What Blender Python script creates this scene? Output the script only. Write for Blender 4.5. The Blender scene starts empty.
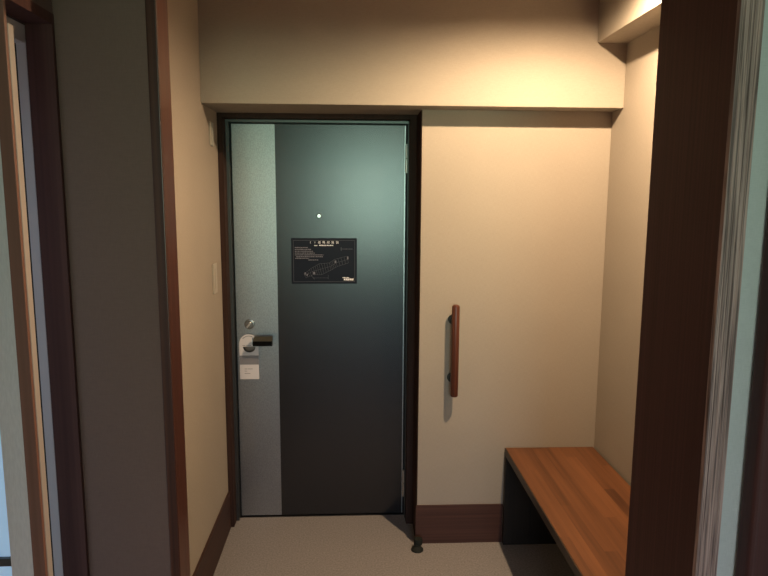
import bpy, bmesh, math, random
from mathutils import Vector, Matrix
random.seed(4)
S = bpy.context.scene
COL = S.collection

# ------------------------------------------------------------------ materials
def new_mat(name):
    m = bpy.data.materials.new(name); m.use_nodes = True
    nt = m.node_tree; b = nt.nodes['Principled BSDF']
    return m, nt, b
def N(nt, typ, **kw):
    n = nt.nodes.new(typ)
    for k, v in kw.items():
        if k in n.inputs: n.inputs[k].default_value = v
        else: setattr(n, k, v)
    return n
def plain(name, col, rough=.5, metal=0., spec=.5):
    m, nt, b = new_mat(name)
    b.inputs['Base Color'].default_value = (*col, 1)
    b.inputs['Roughness'].default_value = rough
    b.inputs['Metallic'].default_value = metal
    b.inputs['Specular IOR Level'].default_value = spec
    return m
def textured(name, c1, c2, scale=(200, 200, 200), nscale=1., rough=.8, bump=.1, metal=0., spec=.3, detail=3, lo=.35, hi=.65, rotx=0.):
    m, nt, b = new_mat(name)
    tc = N(nt, 'ShaderNodeTexCoord'); mp = N(nt, 'ShaderNodeMapping')
    mp.inputs['Scale'].default_value = scale
    nz = N(nt, 'ShaderNodeTexNoise'); nz.inputs['Scale'].default_value = nscale; nz.inputs['Detail'].default_value = detail
    rp = N(nt, 'ShaderNodeValToRGB')
    rp.color_ramp.elements[0].position = lo; rp.color_ramp.elements[0].color = (*c1, 1)
    rp.color_ramp.elements[1].position = hi; rp.color_ramp.elements[1].color = (*c2, 1)
    L = nt.links.new
    L(tc.outputs['Object'], mp.inputs['Vector']); L(mp.outputs[0], nz.inputs['Vector'])
    L(nz.outputs['Fac'], rp.inputs['Fac']); L(rp.outputs[0], b.inputs['Base Color'])
    b.inputs['Roughness'].default_value = rough; b.inputs['Metallic'].default_value = metal
    b.inputs['Specular IOR Level'].default_value = spec
    if bump:
        bp = N(nt, 'ShaderNodeBump'); bp.inputs['Strength'].default_value = bump; bp.inputs['Distance'].default_value = .002
        L(nz.outputs['Fac'], bp.inputs['Height']); L(bp.outputs[0], b.inputs['Normal'])
    return m
def wallpaper(name, base):
    """Woven wall cloth: fine horizontal and vertical threads over a soft mottle."""
    m, nt, b = new_mat(name); L = nt.links.new
    tc = N(nt, 'ShaderNodeTexCoord')
    ns = []
    for sc in ((60, 60, 900), (900, 900, 60), (3, 3, 3)):
        mp = N(nt, 'ShaderNodeMapping'); mp.inputs['Scale'].default_value = sc
        nz = N(nt, 'ShaderNodeTexNoise'); nz.inputs['Scale'].default_value = 1; nz.inputs['Detail'].default_value = 2
        L(tc.outputs['Object'], mp.inputs['Vector']); L(mp.outputs[0], nz.inputs['Vector']); ns.append(nz)
    a = N(nt, 'ShaderNodeMath', operation='ADD'); L(ns[0].outputs['Fac'], a.inputs[0]); L(ns[1].outputs['Fac'], a.inputs[1])
    mr = N(nt, 'ShaderNodeMapRange'); L(a.outputs[0], mr.inputs['Value'])
    mr.inputs['From Min'].default_value = .7; mr.inputs['From Max'].default_value = 1.3
    mr.inputs['To Min'].default_value = .93; mr.inputs['To Max'].default_value = 1.06
    mr2 = N(nt, 'ShaderNodeMapRange'); L(ns[2].outputs['Fac'], mr2.inputs['Value'])
    mr2.inputs['From Min'].default_value = .3; mr2.inputs['From Max'].default_value = .7
    mr2.inputs['To Min'].default_value = .975; mr2.inputs['To Max'].default_value = 1.02
    mu = N(nt, 'ShaderNodeMath', operation='MULTIPLY'); L(mr.outputs[0], mu.inputs[0]); L(mr2.outputs[0], mu.inputs[1])
    vm = N(nt, 'ShaderNodeVectorMath', operation='SCALE'); vm.inputs[0].default_value = base
    L(mu.outputs[0], vm.inputs['Scale']); L(vm.outputs[0], b.inputs['Base Color'])
    b.inputs['Roughness'].default_value = .9; b.inputs['Specular IOR Level'].default_value = .2
    bp = N(nt, 'ShaderNodeBump'); bp.inputs['Strength'].default_value = .12; bp.inputs['Distance'].default_value = .001
    L(a.outputs[0], bp.inputs['Height']); L(bp.outputs[0], b.inputs['Normal'])
    return m
def wood(name, dark, light, axis='Z', rough=.45, scale=90., spec=.4, bump=.15):
    st = {'X': (1.2, scale, scale), 'Y': (scale, 1.2, scale), 'Z': (scale, scale, 1.2)}[axis]
    return textured(name, dark, light, st, 1., rough, bump, 0., spec, 6, .3, .7)

M = {}
M['wall'] = wallpaper('wall_cloth_beige', (.37, .33, .275))
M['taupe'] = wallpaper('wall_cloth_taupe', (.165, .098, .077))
M['wall_green'] = wallpaper('wall_cloth_pale', (.62, .60, .58))
M['ceiling'] = wallpaper('ceiling_paper', (.20, .19, .18))
M['brown'] = wood('dark_brown_wood', (.030, .016, .012), (.052, .027, .021), rough=.65, spec=.15)
M['brown_h'] = wood('dark_brown_wood_across', (.048, .019, .013), (.078, .033, .023), 'X', rough=.55)
M['brown_y'] = wood('dark_brown_wood_along', (.034, .014, .010), (.056, .024, .017), 'Y', rough=.55)
M['post'] = wood('reddish_brown_wood', (.040, .012, .008), (.085, .026, .013), rough=.35)
M['panel'] = wood('dark_veneer', (.060, .0165, .014), (.095, .029, .025), rough=.6, scale=160)
M['door_brown'] = wood('brown_door_stile', (.18, .078, .052), (.23, .10, .07), rough=.5)
M['brown_red'] = wood('maroon_brown_wood', (.075, .030, .024), (.105, .043, .034), rough=.7, spec=.2)
M['black_wood'] = wood('black_brown_wood', (.012, .009, .007), (.022, .016, .012), rough=.6)
M['grey_wood'] = None
M['floor'] = textured('grey_floor', (.20, .188, .185), (.315, .30, .295), (1, 1, 1), 130, .75, .25, spec=.3, detail=5, lo=.3, hi=.7)
M['steel'] = textured('brushed_steel', (.33, .345, .36), (.44, .455, .47), (260, 260, 140), 1., .36, .03, 1.)
M['charcoal'] = textured('charcoal_steel', (.066, .066, .071), (.084, .084, .090), (500, 500, 500), 1., .27, .015, .95, .5)
M['frame_steel'] = plain('frame_steel', (.10, .105, .105), .38, .8)
M['black'] = plain('black_gasket', (.008, .008, .009), .6)
M['chrome'] = plain('chrome', (.55, .55, .55), .32, 1.)
M['lever'] = plain('lever_black', (.003, .003, .003), .3, 0., .1)
M['lever_top'] = plain('lever_satin', (.15, .155, .135), .38, .9)
M['plate'] = plain('notice_black', (.010, .0115, .021), .4, 0., .12)
M['ink'] = plain('notice_white_ink', (.8, .8, .85), .6)
M['ink_dim'] = plain('notice_grey_ink', (.15, .15, .19), .6)
M['ink_mid'] = plain('notice_mid_ink', (.065, .07, .09), .6)
M['card'] = plain('white_card', (.70, .68, .69), .6)
M['card_grey'] = plain('grey_card_print', (.22, .22, .24), .6)
M['plastic'] = plain('cream_plastic', (.42, .38, .31), .4)
M['rubber'] = plain('dark_green_rubber', (.016, .019, .016), .8, 0., .2)
M['rose'] = plain('satin_nickel', (.26, .26, .25), .35, .9)
M['turn'] = plain('turn_blade_metal', (.8, .8, .8), .3, 1.)
M['mount'] = plain('dark_bronze', (.035, .035, .028), .45, .5)
M['rail'] = wood('reddish_rail_wood', (.055, .017, .010), (.13, .042, .024), rough=.3, scale=120)
M['white_frame'] = plain('white_aluminium', (.56, .47, .44), .5)
M['cream_frame'] = plain('cream_door_edge', (.40, .345, .31), .5)
M['pale_panel'] = textured('pale_panel', (.66, .60, .59), (.72, .66, .65), (300, 300, 60), 1., .6, .05)
M['edge_band'] = plain('dark_edge_band', (.028, .018, .011), .45)
M['white_paint'] = plain('white_paint', (.7, .7, .68), .4)
M['aluminium'] = plain('aluminium', (.55, .55, .56), .35, .9)

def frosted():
    m, nt, b = new_mat('frosted_glass_glow')
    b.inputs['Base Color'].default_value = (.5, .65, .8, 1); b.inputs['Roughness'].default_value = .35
    b.inputs['Emission Color'].default_value = (.42, .68, 1, 1); b.inputs['Emission Strength'].default_value = .35  # emission put in for the washroom daylight behind the pane
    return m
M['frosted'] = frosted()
def clear_glass():
    m, nt, b = new_mat('window_glass')
    g = N(nt, 'ShaderNodeBsdfTransparent'); g.inputs[0].default_value = (.93, .96, .94, 1)
    gl = N(nt, 'ShaderNodeBsdfGlossy'); gl.inputs['Roughness'].default_value = .02
    mx = N(nt, 'ShaderNodeMixShader'); mx.inputs[0].default_value = .06
    nt.links.new(g.outputs[0], mx.inputs[1]); nt.links.new(gl.outputs[0], mx.inputs[2])
    nt.links.new(mx.outputs[0], nt.nodes['Material Output'].inputs['Surface'])
    return m
M['glass'] = clear_glass()
def lamp_glow():
    m, nt, b = new_mat('lamp_glow')
    b.inputs['Base Color'].default_value = (1, .85, .6, 1)
    b.inputs['Emission Color'].default_value = (1, .74, .42, 1); b.inputs['Emission Strength'].default_value = 8
    return m
M['lamp'] = lamp_glow()
def grooved():
    """Open grain of the casing facing the room, tone lightened for daylight sheen."""
    m, nt, b = new_mat('open_grain_wood'); L = nt.links.new
    tc = N(nt, 'ShaderNodeTexCoord'); mp = N(nt, 'ShaderNodeMapping'); mp.inputs['Scale'].default_value = (150, 30, 2.2)
    nz = N(nt, 'ShaderNodeTexNoise'); nz.inputs['Scale'].default_value = 1.6; nz.inputs['Detail'].default_value = 4
    nz.inputs['Distortion'].default_value = .6
    rp = N(nt, 'ShaderNodeValToRGB')
    rp.color_ramp.elements[0].position = .38; rp.color_ramp.elements[0].color = (.14, .082, .072, 1)
    rp.color_ramp.elements[1].position = .60; rp.color_ramp.elements[1].color = (.54, .345, .30, 1)
    L(tc.outputs['Object'], mp.inputs['Vector']); L(mp.outputs[0], nz.inputs['Vector'])
    L(nz.outputs['Fac'], rp.inputs['Fac']); L(rp.outputs[0], b.inputs['Base Color'])
    b.inputs['Roughness'].default_value = .5
    bp = N(nt, 'ShaderNodeBump'); bp.inputs['Strength'].default_value = .4; bp.inputs['Distance'].default_value = .002
    L(nz.outputs['Fac'], bp.inputs['Height']); L(bp.outputs[0], b.inputs['Normal'])
    return m
M['grooved'] = grooved()
def bench_wood():
    """Laminated staves running along the bench, each with its own tone."""
    m, nt, b = new_mat('bench_staves'); L = nt.links.new
    tc = N(nt, 'ShaderNodeTexCoord'); sx = N(nt, 'ShaderNodeSeparateXYZ'); L(tc.outputs['Object'], sx.inputs[0])
    w = N(nt, 'ShaderNodeMath', operation='DIVIDE'); w.inputs[1].default_value = .0435; L(sx.outputs['X'], w.inputs[0])
    fx = N(nt, 'ShaderNodeMath', operation='FLOOR'); L(w.outputs[0], fx.inputs[0])
    sh = N(nt, 'ShaderNodeMath', operation='MULTIPLY'); sh.inputs[1].default_value = .37; L(fx.outputs[0], sh.inputs[0])
    ly = N(nt, 'ShaderNodeMath', operation='MULTIPLY_ADD'); ly.inputs[1].default_value = 1.15
    L(sx.outputs['Y'], ly.inputs[0]); L(sh.outputs[0], ly.inputs[2])
    fy = N(nt, 'ShaderNodeMath', operation='FLOOR'); L(ly.outputs[0], fy.inputs[0])
    cb = N(nt, 'ShaderNodeCombineXYZ'); L(fx.outputs[0], cb.inputs[0]); L(fy.outputs[0], cb.inputs[1])
    wn = N(nt, 'ShaderNodeTexWhiteNoise'); wn.noise_dimensions = '2D'; L(cb.outputs[0], wn.inputs['Vector'])
    # grain, shifted per stave
    off = N(nt, 'ShaderNodeVectorMath', operation='MULTIPLY_ADD'); off.inputs[1].default_value = (1, 1, 1)
    L(tc.outputs['Object'], off.inputs[0]); L(wn.outputs['Color'], off.inputs[2])
    mp = N(nt, 'ShaderNodeMapping'); mp.inputs['Scale'].default_value = (60, 2.2, 60); L(off.outputs[0], mp.inputs['Vector'])
    nz = N(nt, 'ShaderNodeTexNoise'); nz.inputs['Scale'].default_value = 1; nz.inputs['Detail'].default_value = 5; L(mp.outputs[0], nz.inputs['Vector'])
    ad = N(nt, 'ShaderNodeMath', operation='MULTIPLY_ADD'); ad.inputs[1].default_value = .42
    L(wn.outputs['Value'], ad.inputs[0])
    nm = N(nt, 'ShaderNodeMath', operation='MULTIPLY'); nm.inputs[1].default_value = .62; L(nz.outputs['Fac'], nm.inputs[0]); L(nm.outputs[0], ad.inputs[2])
    rp = N(nt, 'ShaderNodeValToRGB')
    rp.color_ramp.elements[0].position = .22; rp.color_ramp.elements[0].color = (.060, .022, .009, 1)
    rp.color_ramp.elements[1].position = .78; rp.color_ramp.elements[1].color = (.190, .074, .029, 1)
    L(ad.outputs[0], rp.inputs['Fac']); L(rp.outputs[0], b.inputs['Base Color'])
    b.inputs['Roughness'].default_value = .42; b.inputs['Specular IOR Level'].default_value = .4
    return m
M['bench'] = bench_wood()

# ------------------------------------------------------------------ geometry helpers
def link(name, me, mat=None, parent=None, loc=(0, 0, 0)):
    o = bpy.data.objects.new(name, me); COL.objects.link(o)
    if mat is not None and me is not None:
        me.materials.clear(); me.materials.append(mat)
    if parent is not None:
        o.parent = parent; o.location = Vector(loc) - parent.location
    else: o.location = loc
    return o
def bbox_add(bm, lo, hi, bev=0., seg=2):
    lo, hi = Vector(lo), Vector(hi)
    b2 = bmesh.new()
    bmesh.ops.create_cube(b2, size=1)
    for v in b2.verts:
        v.co = Vector((lo[i] + (v.co[i] + .5) * (hi[i] - lo[i]) for i in range(3)))
    if bev > 0:
        bmesh.ops.bevel(b2, geom=b2.edges[:], offset=bev, segments=seg, affect='EDGES', profile=.5)
    me = bpy.data.meshes.new('tmp'); b2.to_mesh(me); b2.free(); bm.from_mesh(me); bpy.data.meshes.remove(me)
def finish(bm, name, mat, parent=None, loc=(0, 0, 0), smooth=False):
    """bm is in world coordinates; loc becomes the object's origin."""
    bmesh.ops.translate(bm, verts=bm.verts[:], vec=-Vector(loc))
    bmesh.ops.recalc_face_normals(bm, faces=bm.faces[:])
    me = bpy.data.meshes.new(name); bm.to_mesh(me); bm.free()
    if smooth:
        for p in me.polygons: p.use_smooth = True
        me.set_sharp_from_angle(angle=math.radians(35))
    return link(name, me, mat, parent, loc)
def box(name, lo, hi, mat, parent=None, bev=0., seg=2):
    bm = bmesh.new(); bbox_add(bm, lo, hi, bev, seg)
    c = ((lo[0]+hi[0])/2, (lo[1]+hi[1])/2, min(lo[2], hi[2]))
    return finish(bm, name, mat, parent, c)
def boxes(name, lst, mat, parent=None, bev=0.):
    bm = bmesh.new()
    for lo, hi in lst: bbox_add(bm, lo, hi, bev)
    lo, hi = lst[0]
    return finish(bm, name, mat, parent, ((lo[0]+hi[0])/2, (lo[1]+hi[1])/2, min(lo[2], hi[2])))
def lathe(prof, centre, axis='Z', seg=32):
    """prof: (radius, height) pairs; returns bm in world coordinates."""
    bm = bmesh.new(); rings = []
    rot = {'Z': Matrix.Identity(3), 'Y': Matrix.Rotation(math.radians(90), 3, 'X'), 'X': Matrix.Rotation(math.radians(90), 3, 'Y')}[axis]
    for r, h in prof:
        if r <= 1e-6: rings.append([bm.verts.new(rot @ Vector((0, 0, h)))])
        else: rings.append([bm.verts.new(rot @ Vector((r*math.cos(2*math.pi*k/seg), r*math.sin(2*math.pi*k/seg), h))) for k in range(seg)])
    for a, b in zip(rings, rings[1:]):
        for k in range(seg):
            k2 = (k+1) % seg
            f = [a[k], a[k2], b[k2], b[k]] if len(a) > 1 and len(b) > 1 else ([a[0], b[k2], b[k]] if len(a) == 1 else [a[k], a[k2], b[0]])
            if len(set(f)) > 2: bm.faces.new(f)
    bmesh.ops.translate(bm, verts=bm.verts[:], vec=centre)
    return bm
def prism_xz(pts, y0, y1):
    """Extrude an outline given in (x, z) from y0 to y1."""
    bm = bmesh.new()
    vs = [bm.verts.new((x, y0, z)) for x, z in pts]
    f = bm.faces.new(vs)
    r = bmesh.ops.extrude_face_region(bm, geom=[f])
    for v in r['geom']:
        if isinstance(v, bmesh.types.BMVert): v.co.y = y1
    return bm
def struct(o):
    o['kind'] = 'structure'; return o
def thing(o, label, cat, group=None):
    o['label'] = label; o['category'] = cat
    if group: o['group'] = group
    return o
def empty(name, loc):
    return link(name, None, None, None, loc)

# ------------------------------------------------------------------ measured layout (metres)
XL, XR = -.622, 1.136          # entrance hall side walls
YD, YF, YW, YB = 3.128, 3.03, 2.85, 2.73   # door, casing, right part of far wall, beam face
XRET = .299                    # corner where the recess of the door begins
ZC, ZB = 2.45, 2.012           # ceiling, beam underside
YP0, YP1 = 1.49, 1.575         # partition on the left
BX = -4.2                      # back of the room behind the camera

# floor and ceiling
struct(box('floor', (-.66, BX-.1, -.1), (2.3, 3.3, 0), M['floor']))
struct(box('ceiling', (-1.7, BX-.1, ZC), (2.3, 3.3, ZC+.1), M['ceiling']))

# ------------------------------------------------------------------ walls
struct(box('wall_far', (XRET, YW, 0), (XR+.1, YW+.4, ZC), M['wall']))
struct(box('wall_left', (XL-.1, YP1, 0), (XL, YD+.12, ZC), M['wall']))
struct(box('wall_right', (XR, 1.49, 0), (XR+.1, YW, ZC), M['wall']))
# wall over the door, behind the beam
struct(box('wall_above_door', (XL, YD-.02, ZB+.002), (XRET, YD+.12, ZC), M['wall']))
struct(box('wall_beam', (XL, YB, ZB), (XR, YW, ZC), M['wall'], bev=.0015))
struct(box('wall_beam_recess', (XL, YW, ZB), (XRET, YD-.02, ZC), M['wall']))
# soffit along the right wall
struct(box('wall_soffit', (1.010, 1.50, 2.272), (XR, YB, ZC), M['wall'], bev=.0015))
# left stub partition and near side wall
struct(box('wall_stub', (-.80, YP0, 0), (-.452, YP1, ZC), M['taupe']))
struct(box('trim_1', (-.452, YP0-.004, 0), (-.428, YP1+.004, ZC-.001), M['post'], bev=.003, seg=3))
struct(box('wall_side', (-.75, 1.49-.045, 2.026), (-.65, YP0, ZC), M['taupe']))
struct(boxes('wall_side_near', [((-.75, BX, 0), (-.65, .55, ZC))], M['wall_green']))
struct(box('wall_over_doorway', (-.75, .55, 2.026), (-.65, 1.445, ZC), M['taupe']))
# right block: veneered reveal, grooved casing, pale wall
struct(box('wall_partition', (.705, 1.20, 0), (2.2, 1.30, ZC), M['wall_green']))
struct(box('wall_bounce_absorber', (.705, 1.30, 0), (2.2, 1.50, ZC), M['panel']))  # unseen hall side, made dark to soak up lamp bounce
struct(box('trim_2', (.70, 1.2005, 0), (.7055, 1.505, ZC-.001), M['panel']))
struct(box('wall_right_room', (2.2, BX, 0), (2.3, 1.5, ZC), M['wall_green']))
# header of the opening, above the frame
struct(box('wall_header', (-.428, 1.20, 2.13), (.70, 1.30, ZC), M['wall_green']))
struct(box('wall_header_absorber', (-.428, 1.30, 2.13), (.70, 1.50, ZC), M['panel']))  # unseen dark backing added so the header returns little lamp light

# grooved casing (one board with shallow reeds) and a dark upright board beside it
bm = bmesh.new()
x0, x1, y0, y1 = .7000, .7445, 1.188, 1.20
prof = [(x0, y1), (x0, y0)]
n = 5; w = (x1-x0)/n
for k in range(n):
    a = x0+k*w
    if k: prof += [(a-.0008, y0), (a, y0+.0012), (a+.0008, y0)]
prof += [(x1, y0), (x1, y1)]
vs = [bm.verts.new((x, y, 0)) for x, y in prof]; f = bm.faces.new(vs)
r = bmesh.ops.extrude_face_region(bm, geom=[f])
for v in r['geom']:
    if isinstance(v, bmesh.types.BMVert): v.co.z = ZC-.002
struct(finish(bm, 'trim_3', M['grooved'], None, (.725, 1.19, 0)))
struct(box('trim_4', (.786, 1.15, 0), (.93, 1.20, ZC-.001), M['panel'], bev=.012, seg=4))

# back of the room behind the camera, with the garden window
W = dict(x0=-.28, x1=1.12, z0=1.0, z1=2.36)
struct(box('wall_daylight_blocker', (-.65, -.45, 0), (-.42, -.15, ZC), M['wall_green']))  # unseen block added to shade the left stub from window daylight
struct(boxes('wall_back', [((-.65, BX-.1, 0), (W['x0'], BX, ZC)), ((W['x1'], BX-.1, 0), (2.2, BX, ZC)),
                           ((W['x0'], BX-.1, 0), (W['x1'], BX, W['z0'])), ((W['x0'], BX-.1, W['z1']), (W['x1'], BX, ZC))], M['wall_green']))
win = struct(empty('window_1', ((W['x0']+W['x1'])/2, BX-.05, W['z0'])))
fr = []
for a, b in ((W['x0'], W['x0']+.04), ((W['x0']+W['x1'])/2-.025, (W['x0']+W['x1'])/2+.025), (W['x1']-.04, W['x1'])):
    fr.append(((a, BX-.075, W['z0']), (b, BX-.03, W['z1'])))
for a, b in ((W['z0'], W['z0']+.04), (W['z1']-.04, W['z1'])):
    fr.append(((W['x0']+.04, BX-.07, a), (W['x1']-.04, BX-.035, b)))
boxes('window_frame', fr, M['aluminium'], win)
box('glass', (W['x0']+.02, BX-.055, W['z0']+.02), (W['x1']-.02, BX-.050, W['z1']-.02), M['glass'], win)

# ------------------------------------------------------------------ baseboards
struct(box('baseboard_left', (XL, YP1, 0), (XL+.010, YF, .1915), M['brown_y'], bev=.002))
struct(boxes('baseboard_far', [((XRET-.008, YW-.009, 0), (.7065, YW, .192))], M['brown_h'], bev=.0015))
struct(box('baseboard_right', (XR-.009, 1.5, 0), (XR, YW-.009, .186), M['brown_y'], bev=.0015))

# ------------------------------------------------------------------ entrance door
# wooden casing round the opening
ci, co = -.597, XL            # left casing inner and outer
struct(boxes('trim_5', [((XL, YF, 0), (-.597, YD-.02, ZB)), ((.262, YF, 0), (XRET, YD-.02, ZB)), ((XRET-.004, YW+.002, 0), (XRET, YF, ZB)), ((-.597, YF, 1.990), (.262, YD-.02, ZB))], M['brown'], bev=.0015))
# steel frame set back inside it
struct(boxes('trim_6', [((-.597, YD-.034, 0), (-.583, YD+.06, 1.992)), ((.2585, YD-.034, 0), (.275, YD+.06, 1.992)), ((-.583, YD-.034, 1.9785), (.2585, YD+.06, 1.992))], M['frame_steel']))
struct(boxes('trim_7', [((-.583, YD+.012, 0), (-.565, YD+.05, 1.9785)), ((.240, YD+.012, 0), (.2585, YD+.05, 1.9785)), ((-.565, YD+.012, 1.965), (.240, YD+.05, 1.9785))], M['black']))
struct(box('trim_8', (-.583, YD-.004, 0), (.2585, YD+.06, .003), M['black']))
struct(box('wall_beyond', (XL, YD+.06, 0), (XRET, YD+.12, ZB), M['black']))

door = struct(empty('door_1', (-.16, YD, .010)))
DX0, DXS, DX1, DZ0, DZ1 = -.577, -.3725, .2508, .010, 1.9735
box('leaf', (DX0, YD, DZ0), (DX1, YD+.035, DZ1), M['steel'], door, bev=.0015)
p = box('charcoal_panel', (DXS, YD-.0015, DZ0+.001), (DX1-.006, YD, DZ1-.001), M['charcoal'], door)
p['label'] = 'dark charcoal panel covering the right two thirds of the door'
p = box('silver_panel', (DX0+.004, YD-.0015, DZ0+.001), (DXS-.0015, YD, DZ1-.001), M['steel'], door)
p['label'] = 'brushed silver strip on the handle side of the door'
# hinges with two knuckles each
for z0, z1 in ((1.750, 1.886), (.105, .246)):
    bm = bmesh.new(); zm = (z0+z1)/2
    for a, b in ((z0, zm-.0015), (zm+.0015, z1)):
        t = lathe([(0, a), (.0055, a), (.0065, a+.001), (.0065, b-.001), (.0055, b), (0, b)], (.2545, YD-.008, 0), 'Z', 20)
        me = bpy.data.meshes.new('t'); t.to_mesh(me); t.free(); bm.from_mesh(me); bpy.data.meshes.remove(me)
    finish(bm, 'hinge', M['chrome'], door, (.2548, YD-.006, z0), True)
# peephole with a lens whose glow stands in for light from outside
pc = (-.167, YD-.0015, 1.543)
ph = finish(lathe([(0.0062, 0), (.0125, 0), (.0125, .002), (.011, .0035), (.0075, .0035), (.0062, .0015), (.0062, 0)], pc, 'Y', 32), 'peephole', M['frame_steel'], door, pc, True)
m, nt, b = new_mat('peephole_lens'); b.inputs['Base Color'].default_value = (.7, .9, .85, 1)
b.inputs['Emission Color'].default_value = (.75, 1, .92, 1); b.inputs['Emission Strength'].default_value = .95; b.inputs['Roughness'].default_value = .1
ln = finish(lathe([(.0088, .0008), (.0075, .0040), (.004, .0052), (0, .0056)], pc, 'Y', 24), 'lens', m, None, pc, True)
ln.parent = ph; ln.location = (0, 0, 0)
# thumb turn
tc_ = (-.512, YD-.0015, 1.013)
tt = finish(lathe([(.025, 0), (.025, .005), (.0235, .0075), (.0175, .0085), (.0165, .012), (.0155, .016), (0, .0165)], tc_, 'Y', 40), 'thumb_turn', M['rose'], door, tc_, True)
bm = bmesh.new(); bbox_add(bm, (-.0045, -.032, -.0165), (.0045, -.014, .0165), .0022)
bmesh.ops.rotate(bm, verts=bm.verts[:], cent=(0, 0, 0), matrix=Matrix.Rotation(math.radians(38), 3, 'Y'))
me = bpy.data.meshes.new('turn_blade'); bm.to_mesh(me); bm.free()
tb = link('turn_blade', me, M['turn']); tb.parent = tt
# lever handle: round rose, neck, rectangular lever with a sloping satin top
hc = (-.514, YD-.0015, .908)
rose = finish(lathe([(.036, 0), (.036, .006), (.033, .0085), (.020, .010), (0, .0105)], hc, 'Y', 40), 'handle_rose', M['rose'], door, hc, True)
bm = bmesh.new()
sec = [(-.068, .916), (-.068, .940), (-.048, .9595), (-.042, .9595), (-.042, .916)]   # (y offset, z)
a = [bm.verts.new((-.489 if z < .941 else -.483, YD+y, z)) for y, z in sec]
c = [bm.verts.new((-.396, YD+y, z)) for y, z in sec]
bm.faces.new(a[::-1]); bm.faces.new(c)
for k in range(5): bm.faces.new([a[k], a[(k+1) % 5], c[(k+1) % 5], c[k]])
bbox_add(bm, (-.487, YD-.044, .924), (-.471, YD-.002, .944), .002)
lv = finish(bm, 'lever', M['lever'], door, (-.50, YD-.055, .906))
lv.data.materials.append(M['lever_top'])
for po in lv.data.polygons:
    if po.normal.z > .5: po.material_index = 1

# ------------------------------------------------------------------ evacuation notice
PX0, PX1, PZ0, PZ1 = -.303, .0155, 1.213, 1.436
PY = YD-.0015
notice = thing(empty('evacuation_notice', ((PX0+PX1)/2, PY, PZ0)), 'black evacuation route notice with white lettering and a floor map, on the grey entrance door', 'notice')
YS = PY-.0035
box('plate', (PX0, YS, PZ0), (PX1, PY, PZ1), M['plate'], notice, bev=.001)
def U(u, v): return PX0+u*(PX1-PX0), PZ1-v*(PZ1-PZ0)
def rects(name, lst, mat, d=.0006):
    L = []
    for u0, v0, u1, v1 in lst:
        xa, za = U(u0, v0); xb, zb = U(u1, v1)
        L.append(((xa, YS-d, min(za, zb)), (xb, YS, max(za, zb))))
    bm = bmesh.new()
    for lo, hi in L: bbox_add(bm, lo, hi)
    return finish(bm, name, mat, notice, (L[0][0][0], YS, L[0][0][2]))
t = .005
rects('border_line', [(.030, .045, .970, .045+t*1.4), (.030, .950, .970, .950+t*1.4), (.030, .045, .030+t, .955), (.965, .045, .965+t, .955)], M['ink_mid'])
def text(name, body, size, u, v, mat, align='CENTER'):
    cu = bpy.data.curves.new(name, 'FONT'); cu.body = body; cu.size = size; cu.extrude = .0003
    cu.align_x = align; cu.align_y = 'CENTER'
    tmp = bpy.data.objects.new(name+'_tmp', cu); COL.objects.link(tmp)
    dg = bpy.context.evaluated_depsgraph_get()
    me = bpy.data.meshes.new_from_object(tmp.evaluated_get(dg)); me.name = name
    bpy.data.objects.remove(tmp)
    x, z = U(u, v)
    me.transform(Matrix.Rotation(math.radians(90), 4, 'X'))
    return link(name, me, mat, notice, (x, YS-.0004, z))
for k, ch in enumerate('11避難経路図'):
    text('title_character', ch, .0138, .293+.068*k, .095, M['ink'])
def word_run(u0, u1, v, h=.022, seed=0):
    rnd = random.Random(seed); out = []; u = u0
    while u < u1:
        w_ = rnd.uniform(.012, .03)
        out.append((u, v-h/2*rnd.uniform(.7, 1), min(u+w_, u1), v+h/2*rnd.uniform(.7, 1))); u += w_+rnd.uniform(.003, .007)
    return out
rects('subtitle', word_run(.35, .40, .160, .022, 1)+word_run(.425, .64, .157, .026, 2), M['ink'])
L = []
for k, (a, b_, v) in enumerate(((.055, .25, .205), (.055, .30, .245), (.055, .33, .285), (.055, .36, .325), (.055, .49, .365), (.075, .48, .405), (.06, .27, .440), (.26, .41, .475))):
    L += word_run(a, b_, v, .020, 10+k)
rects('paragraph', L, M['ink_dim'])
rects('side_caption', [(.755, .20, .765, .27)]+word_run(.775, .94, .235, .016, 30), M['ink_mid'])
rects('maker_mark', word_run(.80, .95, .905, .050, 41)+word_run(.78, .88, .865, .022, 43), M['ink'])
# floor plan: a long slanting building wing split in rooms
bm = bmesh.new()
def seg(u0, v0, u1, v1, th=.0011):
    xa, za = U(u0, v0); xb, zb = U(u1, v1)
    d = Vector((xb-xa, 0, zb-za)); n_ = Vector((-d.z, 0, d.x)).normalized()*th/2
    ps = [Vector((xa, YS-.0005, za)), Vector((xb, YS-.0005, zb))]
    q = [ps[0]-n_, ps[1]-n_, ps[1]+n_, ps[0]+n_]
    lo = [bm.verts.new(v) for v in q]; hi = [bm.verts.new(v+Vector((0, .0005, 0))) for v in q]
    bm.faces.new(lo); bm.faces.new(hi[::-1])
    for k in range(4): bm.faces.new([lo[k], lo[(k+1) % 4], hi[(k+1) % 4], hi[k]])
top = [(.19, .78), (.30, .66), (.42, .56), (.58, .54), (.66, .46), (.85, .39)]
bot = [(.22, .87), (.33, .80), (.46, .80), (.60, .70), (.70, .62), (.87, .54)]
for P in (top, bot):
    for a, b_ in zip(P, P[1:]): seg(*a, *b_)
mid = [((a[0]+b_[0])/2, (a[1]+b_[1])/2) for a, b_ in zip(top, bot)]
for a, b_ in zip(mid, mid[1:]): seg(*a, *b_)
for i in range(5):
    for s in (0, .25, .5, .75):
        ta = [top[i][j]+(top[i+1][j]-top[i][j])*s for j in (0, 1)]; bb = [bot[i][j]+(bot[i+1][j]-bot[i][j])*s for j in (0, 1)]
        seg(*ta, *bb)
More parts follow.
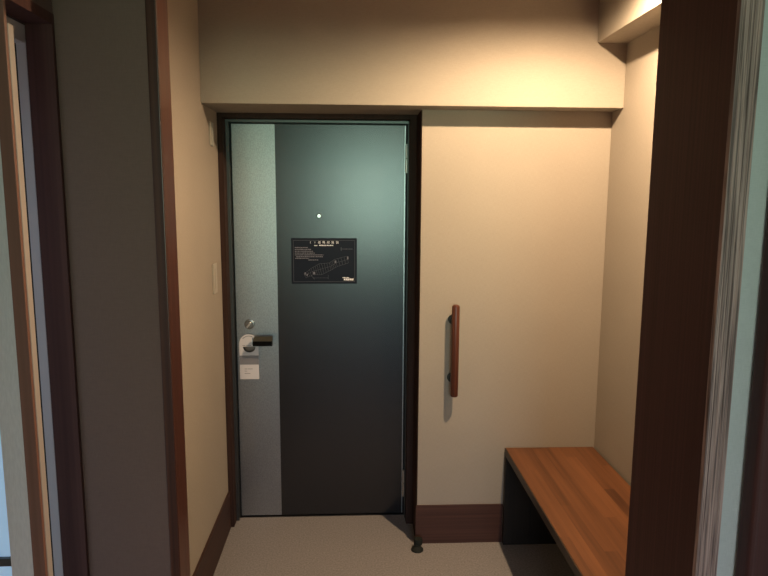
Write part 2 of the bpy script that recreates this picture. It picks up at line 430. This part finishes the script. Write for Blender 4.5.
seg(*top[-1], *bot[-1]); seg(.33, .87, .56, .87); seg(.30, .82, .35, .90, .002); seg(.56, .80, .56, .90)
finish(bm, 'floor_plan', M['ink_mid'], notice, (PX0+.1, YS, PZ0+.05))
for q in ((.20, .75, .215, .80), (.23, .78, .245, .83), (.33, .74, .36, .79), (.66, .49, .685, .54), (.85, .40, .87, .46)):
    rects('map_marker', [q], M['ink_dim'], .0009)

# ------------------------------------------------------------------ hanging tag on the lever
TX0, TX1, TZ0 = -.563, -.469, .738
ty0, ty1 = YD-.018, YD-.0168
tag = thing(empty('door_hanger', ((TX0+TX1)/2, ty0, TZ0)), 'white paper door hanger with a grey band hanging from the door lever', 'door hanger')
cx, cz = -.516, .905
R, rh = .0470, .0305
outer = [(TX0, TZ0), (TX1, TZ0), (TX1, .912), (-.500, .912), (-.500, .948), (-.480, .948)] + [(cx+R*math.cos(math.radians(a)), cz+.012+R*1.02*math.sin(math.radians(a))) for a in range(50, 181, 10)] + [(TX0, cz)]
hole = [(-.514+rh*math.cos(math.radians(a)), .903+rh*math.sin(math.radians(a))) for a in range(180, 361, 10)]
bm = bmesh.new()
ed = []
for loop in (outer, hole):
    vs = [bm.verts.new((x, ty0, z)) for x, z in loop]
    ed += [bm.edges.new((vs[k], vs[(k+1) % len(vs)])) for k in range(len(vs))]
bmesh.ops.triangle_fill(bm, use_beauty=True, use_dissolve=False, edges=ed)
r = bmesh.ops.extrude_face_region(bm, geom=bm.faces[:])
for v in r['geom']:
    if isinstance(v, bmesh.types.BMVert): v.co.y = ty1
finish(bm, 'card', M['card'], tag, (cx, ty0, TZ0))
box('printed_band', (TX0+.0005, ty0-.0004, .812), (TX1-.0005, ty0, .858), M['card_grey'], tag)
for a, b_, z in ((-.547, -.533, .909), (-.530, -.505, .909), (-.540, -.527, .790), (-.524, -.50, .790), (-.540, -.528, .779), (-.540, -.512, .767)):
    box('printed_line', (a, ty0-.0004, z-.0012), (b_, ty0, z+.0012), M['card_grey'], tag)
bm = bmesh.new(); A = []
for k in range(15):
    an = math.radians(62+k*5.5)
    A.append([bm.verts.new((cx+q*math.cos(an), ty0-.0003, cz+.012+q*math.sin(an))) for q in (.0372, .0400)])
for a, b_ in zip(A, A[1:]): bm.faces.new((a[0], a[1], b_[1], b_[0]))
r = bmesh.ops.extrude_face_region(bm, geom=bm.faces[:])
for v in r['geom']:
    if isinstance(v, bmesh.types.BMVert): v.co.y = ty0
finish(bm, 'printed_arc', M['card_grey'], tag, (cx, ty0, cz+.05))

# ------------------------------------------------------------------ handrail
RX, RY = .4555, YW-.048
hr = thing(empty('handrail', (RX, YW, .736)), 'short vertical reddish-brown wooden handrail on the beige wall', 'handrail')
rr = .0178
finish(lathe([(0, .736), (.010, .736), (.0155, .739), (rr, .745), (rr, 1.150), (.0155, 1.157), (.010, 1.161), (0, 1.161)], (RX, RY, 0), 'Z', 32), 'bar', M['rail'], hr, (RX, RY, .736), True)
for z in (1.087, .815):
    c = (RX-.004, YW, z)
    bm = lathe([(.023, 0), (.023, .007), (.021, .0095), (.0095, .0115), (.0085, .036), (0, .036)], c, 'Y', 32)
    bmk = finish(bm, 'wall_bracket', M['mount'], hr, c, True)
    bmk['label'] = 'dark round wall bracket'

# ------------------------------------------------------------------ bench
BXF, BZ = .7065, .474
bn = thing(empty('bench', ((BXF+XR)/2, 2.2, 0)), 'low built-in entry bench with orange-brown staved wooden top along the right wall', 'bench')
box('seat_board', (BXF+.005, 1.51, BZ-.030), (XR-.010, YW-.010, BZ), M['bench'], bn, bev=.0012)
box('front_edge', (BXF, 1.51, BZ-.034), (BXF+.005, YW-.010, BZ-.001), M['edge_band'], bn, bev=.001)
for y0, y1 in ((YW-.034, YW-.010), (1.51, 1.534)):
    box('side_panel', (BXF+.001, y0, 0), (XR-.010, y1, BZ-.030), M['black_wood'], bn)
box('back_panel', (XR-.022, 1.534, 0), (XR-.010, YW-.034, BZ-.030), M['black_wood'], bn)

# ------------------------------------------------------------------ floor door stop
dc = (.300, 2.800, 0)
ds = thing(empty('door_stop', dc), 'small dark rubber door stop on the floor by the wall corner', 'door stop')
finish(lathe([(0, 0), (.023, 0), (.023, .004), (.017, .010), (.010, .016), (.009, .022), (0, .022)], (dc[0]-.004, dc[1]-.010, 0), 'Z', 32), 'base', M['rubber'], ds, (dc[0]-.004, dc[1]-.010, 0), True)
bm = lathe([(0, .012), (.010, .012), (.0155, .018), (.0165, .024), (.0165, .036), (.0150, .040), (0, .041)], dc, 'Z', 32)
finish(bm, 'cap', M['rubber'], ds, dc, True)
ds.scale = (1.25, 1.25, 1.25)

# ------------------------------------------------------------------ wall plates on the left wall
def wall_plate(name, y0, y1, z0, z1, label, cat):
    o = thing(empty(name, (XL, (y0+y1)/2, z0)), label, cat)
    box('cover_plate', (XL, y0, z0), (XL+.008, y1, z1), M['plastic'], o, bev=.002)
    box('rocker', (XL+.008, y0+.018, z0+.022), (XL+.0105, y1-.018, z1-.022), M['plastic'], o, bev=.001)
wall_plate('light_switch', 2.832, 2.898, 1.206, 1.340, 'cream light switch plate on the left wall at hand height beside the door', 'light switch')
wall_plate('wall_sensor', 2.862, 2.922, 1.853, 1.953, 'small cream plate high on the left wall just under the beam', 'wall plate')

# ------------------------------------------------------------------ doorway on the left side wall
struct(boxes('trim_9', [((-.706, 1.478, 0), (-.648, YP0, 2.026)), ((-.706, .55, 2.003), (-.648, 1.478, 2.026)), ((-.706, .52, 0), (-.648, .55, 2.026))], M['brown_red'], bev=.001))
struct(boxes('trim_10', [((-.728, 1.480, 0), (-.707, 1.489, 2.000)), ((-.728, .55, 1.962), (-.707, 1.480, 2.000))], M['white_frame'], bev=.001))
struct(box('trim_11', (-.733, 1.484, 0), (-.729, 1.489, 1.960), M['black']))
struct(box('trim_12', (-.742, 1.478, 0), (-.734, 1.489, 1.958), M['cream_frame'], bev=.001))
struct(boxes('wall_washroom', [((-1.6, .45, -.1), (-.66, 1.60, 0)), ((-1.6, 1.49, 0), (-.743, 1.60, ZC)), ((-1.7, .45, 0), (-1.6, 1.60, ZC)), ((-1.6, .45, 0), (-.76, .55, ZC))], M['wall_green']))

d2 = struct(empty('door_2', (-.86, 1.19, .01)))
box('stile_edge', (-.622, 1.197, .01), (-.600, 1.216, 1.935), M['cream_frame'], d2, bev=.001)
box('stile', (-.624, 1.188, .01), (-.601, 1.197, 2.02), M['door_brown'], d2, bev=.001)
boxes('pale_panel', [((-.667, 1.192, .01), (-.624, 1.213, 1.983)), ((-1.10, 1.192, 1.85), (-.667, 1.213, 1.983)), ((-1.10, 1.192, .01), (-.667, 1.213, .30))], M['pale_panel'], d2)
box('frosted_pane', (-1.10, 1.200, .30), (-.667, 1.206, 1.85), M['frosted'], d2)
box('glazing_bar', (-1.10, 1.192, .922), (-.667, 1.213, .938), M['frame_steel'], d2)

# ------------------------------------------------------------------ ceiling downlight in the entrance hall
LX, LY = .77, 2.02
dl = thing(empty('downlight', (LX, LY, ZC)), 'small round recessed ceiling downlight over the entry bench', 'ceiling light')
finish(lathe([(.040, 0), (.052, 0), (.052, -.004), (.046, -.006), (.040, -.002), (.040, 0)], (LX, LY, ZC), 'Z', 40), 'trim_ring', M['white_paint'], dl, (LX, LY, ZC), True)
def light(name, typ, loc, energy, col, rot=(0, 0, 0), **kw):
    l = bpy.data.lights.new(name, typ); l.energy = energy; l.color = col
    for k, v in kw.items(): setattr(l, k, v)
    o = bpy.data.objects.new(name, l); COL.objects.link(o); o.location = loc; o.rotation_euler = rot
    return o
light('downlight_lamp', 'SPOT', (LX, LY, ZC-.008), 150, (1, .70, .43), shadow_soft_size=.018, spot_size=math.radians(171), spot_blend=.50)
# daylight enters by the window: a portal guides the sky's light
po = light('window_daylight', 'AREA', ((W['x0']+W['x1'])/2, BX-.11, (W['z0']+W['z1'])/2), 1, (1, 1, 1), (math.radians(90), 0, 0), shape='RECTANGLE', size=W['x1']-W['x0'], size_y=W['z1']-W['z0'])
po.data.cycles.is_portal = True

# ------------------------------------------------------------------ world: garden green low down, pale sky above
w = bpy.data.worlds.new('garden_sky'); S.world = w; w.use_nodes = True; nt = w.node_tree
bg = nt.nodes['Background']; tc = N(nt, 'ShaderNodeTexCoord'); sp = N(nt, 'ShaderNodeSeparateXYZ')
rp = N(nt, 'ShaderNodeValToRGB'); mr = N(nt, 'ShaderNodeMapRange')
mr.inputs['From Min'].default_value = -.5; mr.inputs['From Max'].default_value = .5
nt.links.new(tc.outputs['Generated'], sp.inputs[0]); nt.links.new(sp.outputs['Z'], mr.inputs['Value']); nt.links.new(mr.outputs[0], rp.inputs['Fac'])
e = rp.color_ramp.elements
e[0].position = 0; e[0].color = (.20, .36, .22, 1)
e[1].position = 1; e[1].color = (.62, .70, 1.0, 1)
x = e.new(.52); x.color = (.66, .93, .71, 1)
x = e.new(.66); x.color = (.79, .82, 1.0, 1)
nt.links.new(rp.outputs[0], bg.inputs['Color']); bg.inputs['Strength'].default_value = 23

# ------------------------------------------------------------------ camera
cam = bpy.data.cameras.new('camera'); co_ = bpy.data.objects.new('camera', cam); COL.objects.link(co_)
cam.sensor_width = 36; cam.lens = 641.1/768*36; cam.clip_start = .02
a, b_, rl = math.radians(2.729), math.radians(8.164), math.radians(.304)
fw = Vector((math.sin(a)*math.cos(b_), math.cos(a)*math.cos(b_), -math.sin(b_)))
rt = Vector((math.cos(a), -math.sin(a), 0)); up = rt.cross(fw)
# image rolled clockwise by rl
r2 = rt*math.cos(rl)+up*math.sin(rl); u2 = -rt*math.sin(rl)+up*math.cos(rl)
m4 = Matrix((r2, u2, -fw)).transposed().to_4x4(); m4.translation = (0, 0, 1.64)
co_.matrix_world = m4
S.camera = co_

S.view_settings.view_transform = 'Standard'; S.view_settings.look = 'None'
S.view_settings.gamma = 1; S.view_settings.exposure = 0; S.view_settings.use_curve_mapping = False
S.cycles.use_denoising = True
S.cycles.max_bounces = 8; S.cycles.diffuse_bounces = 5
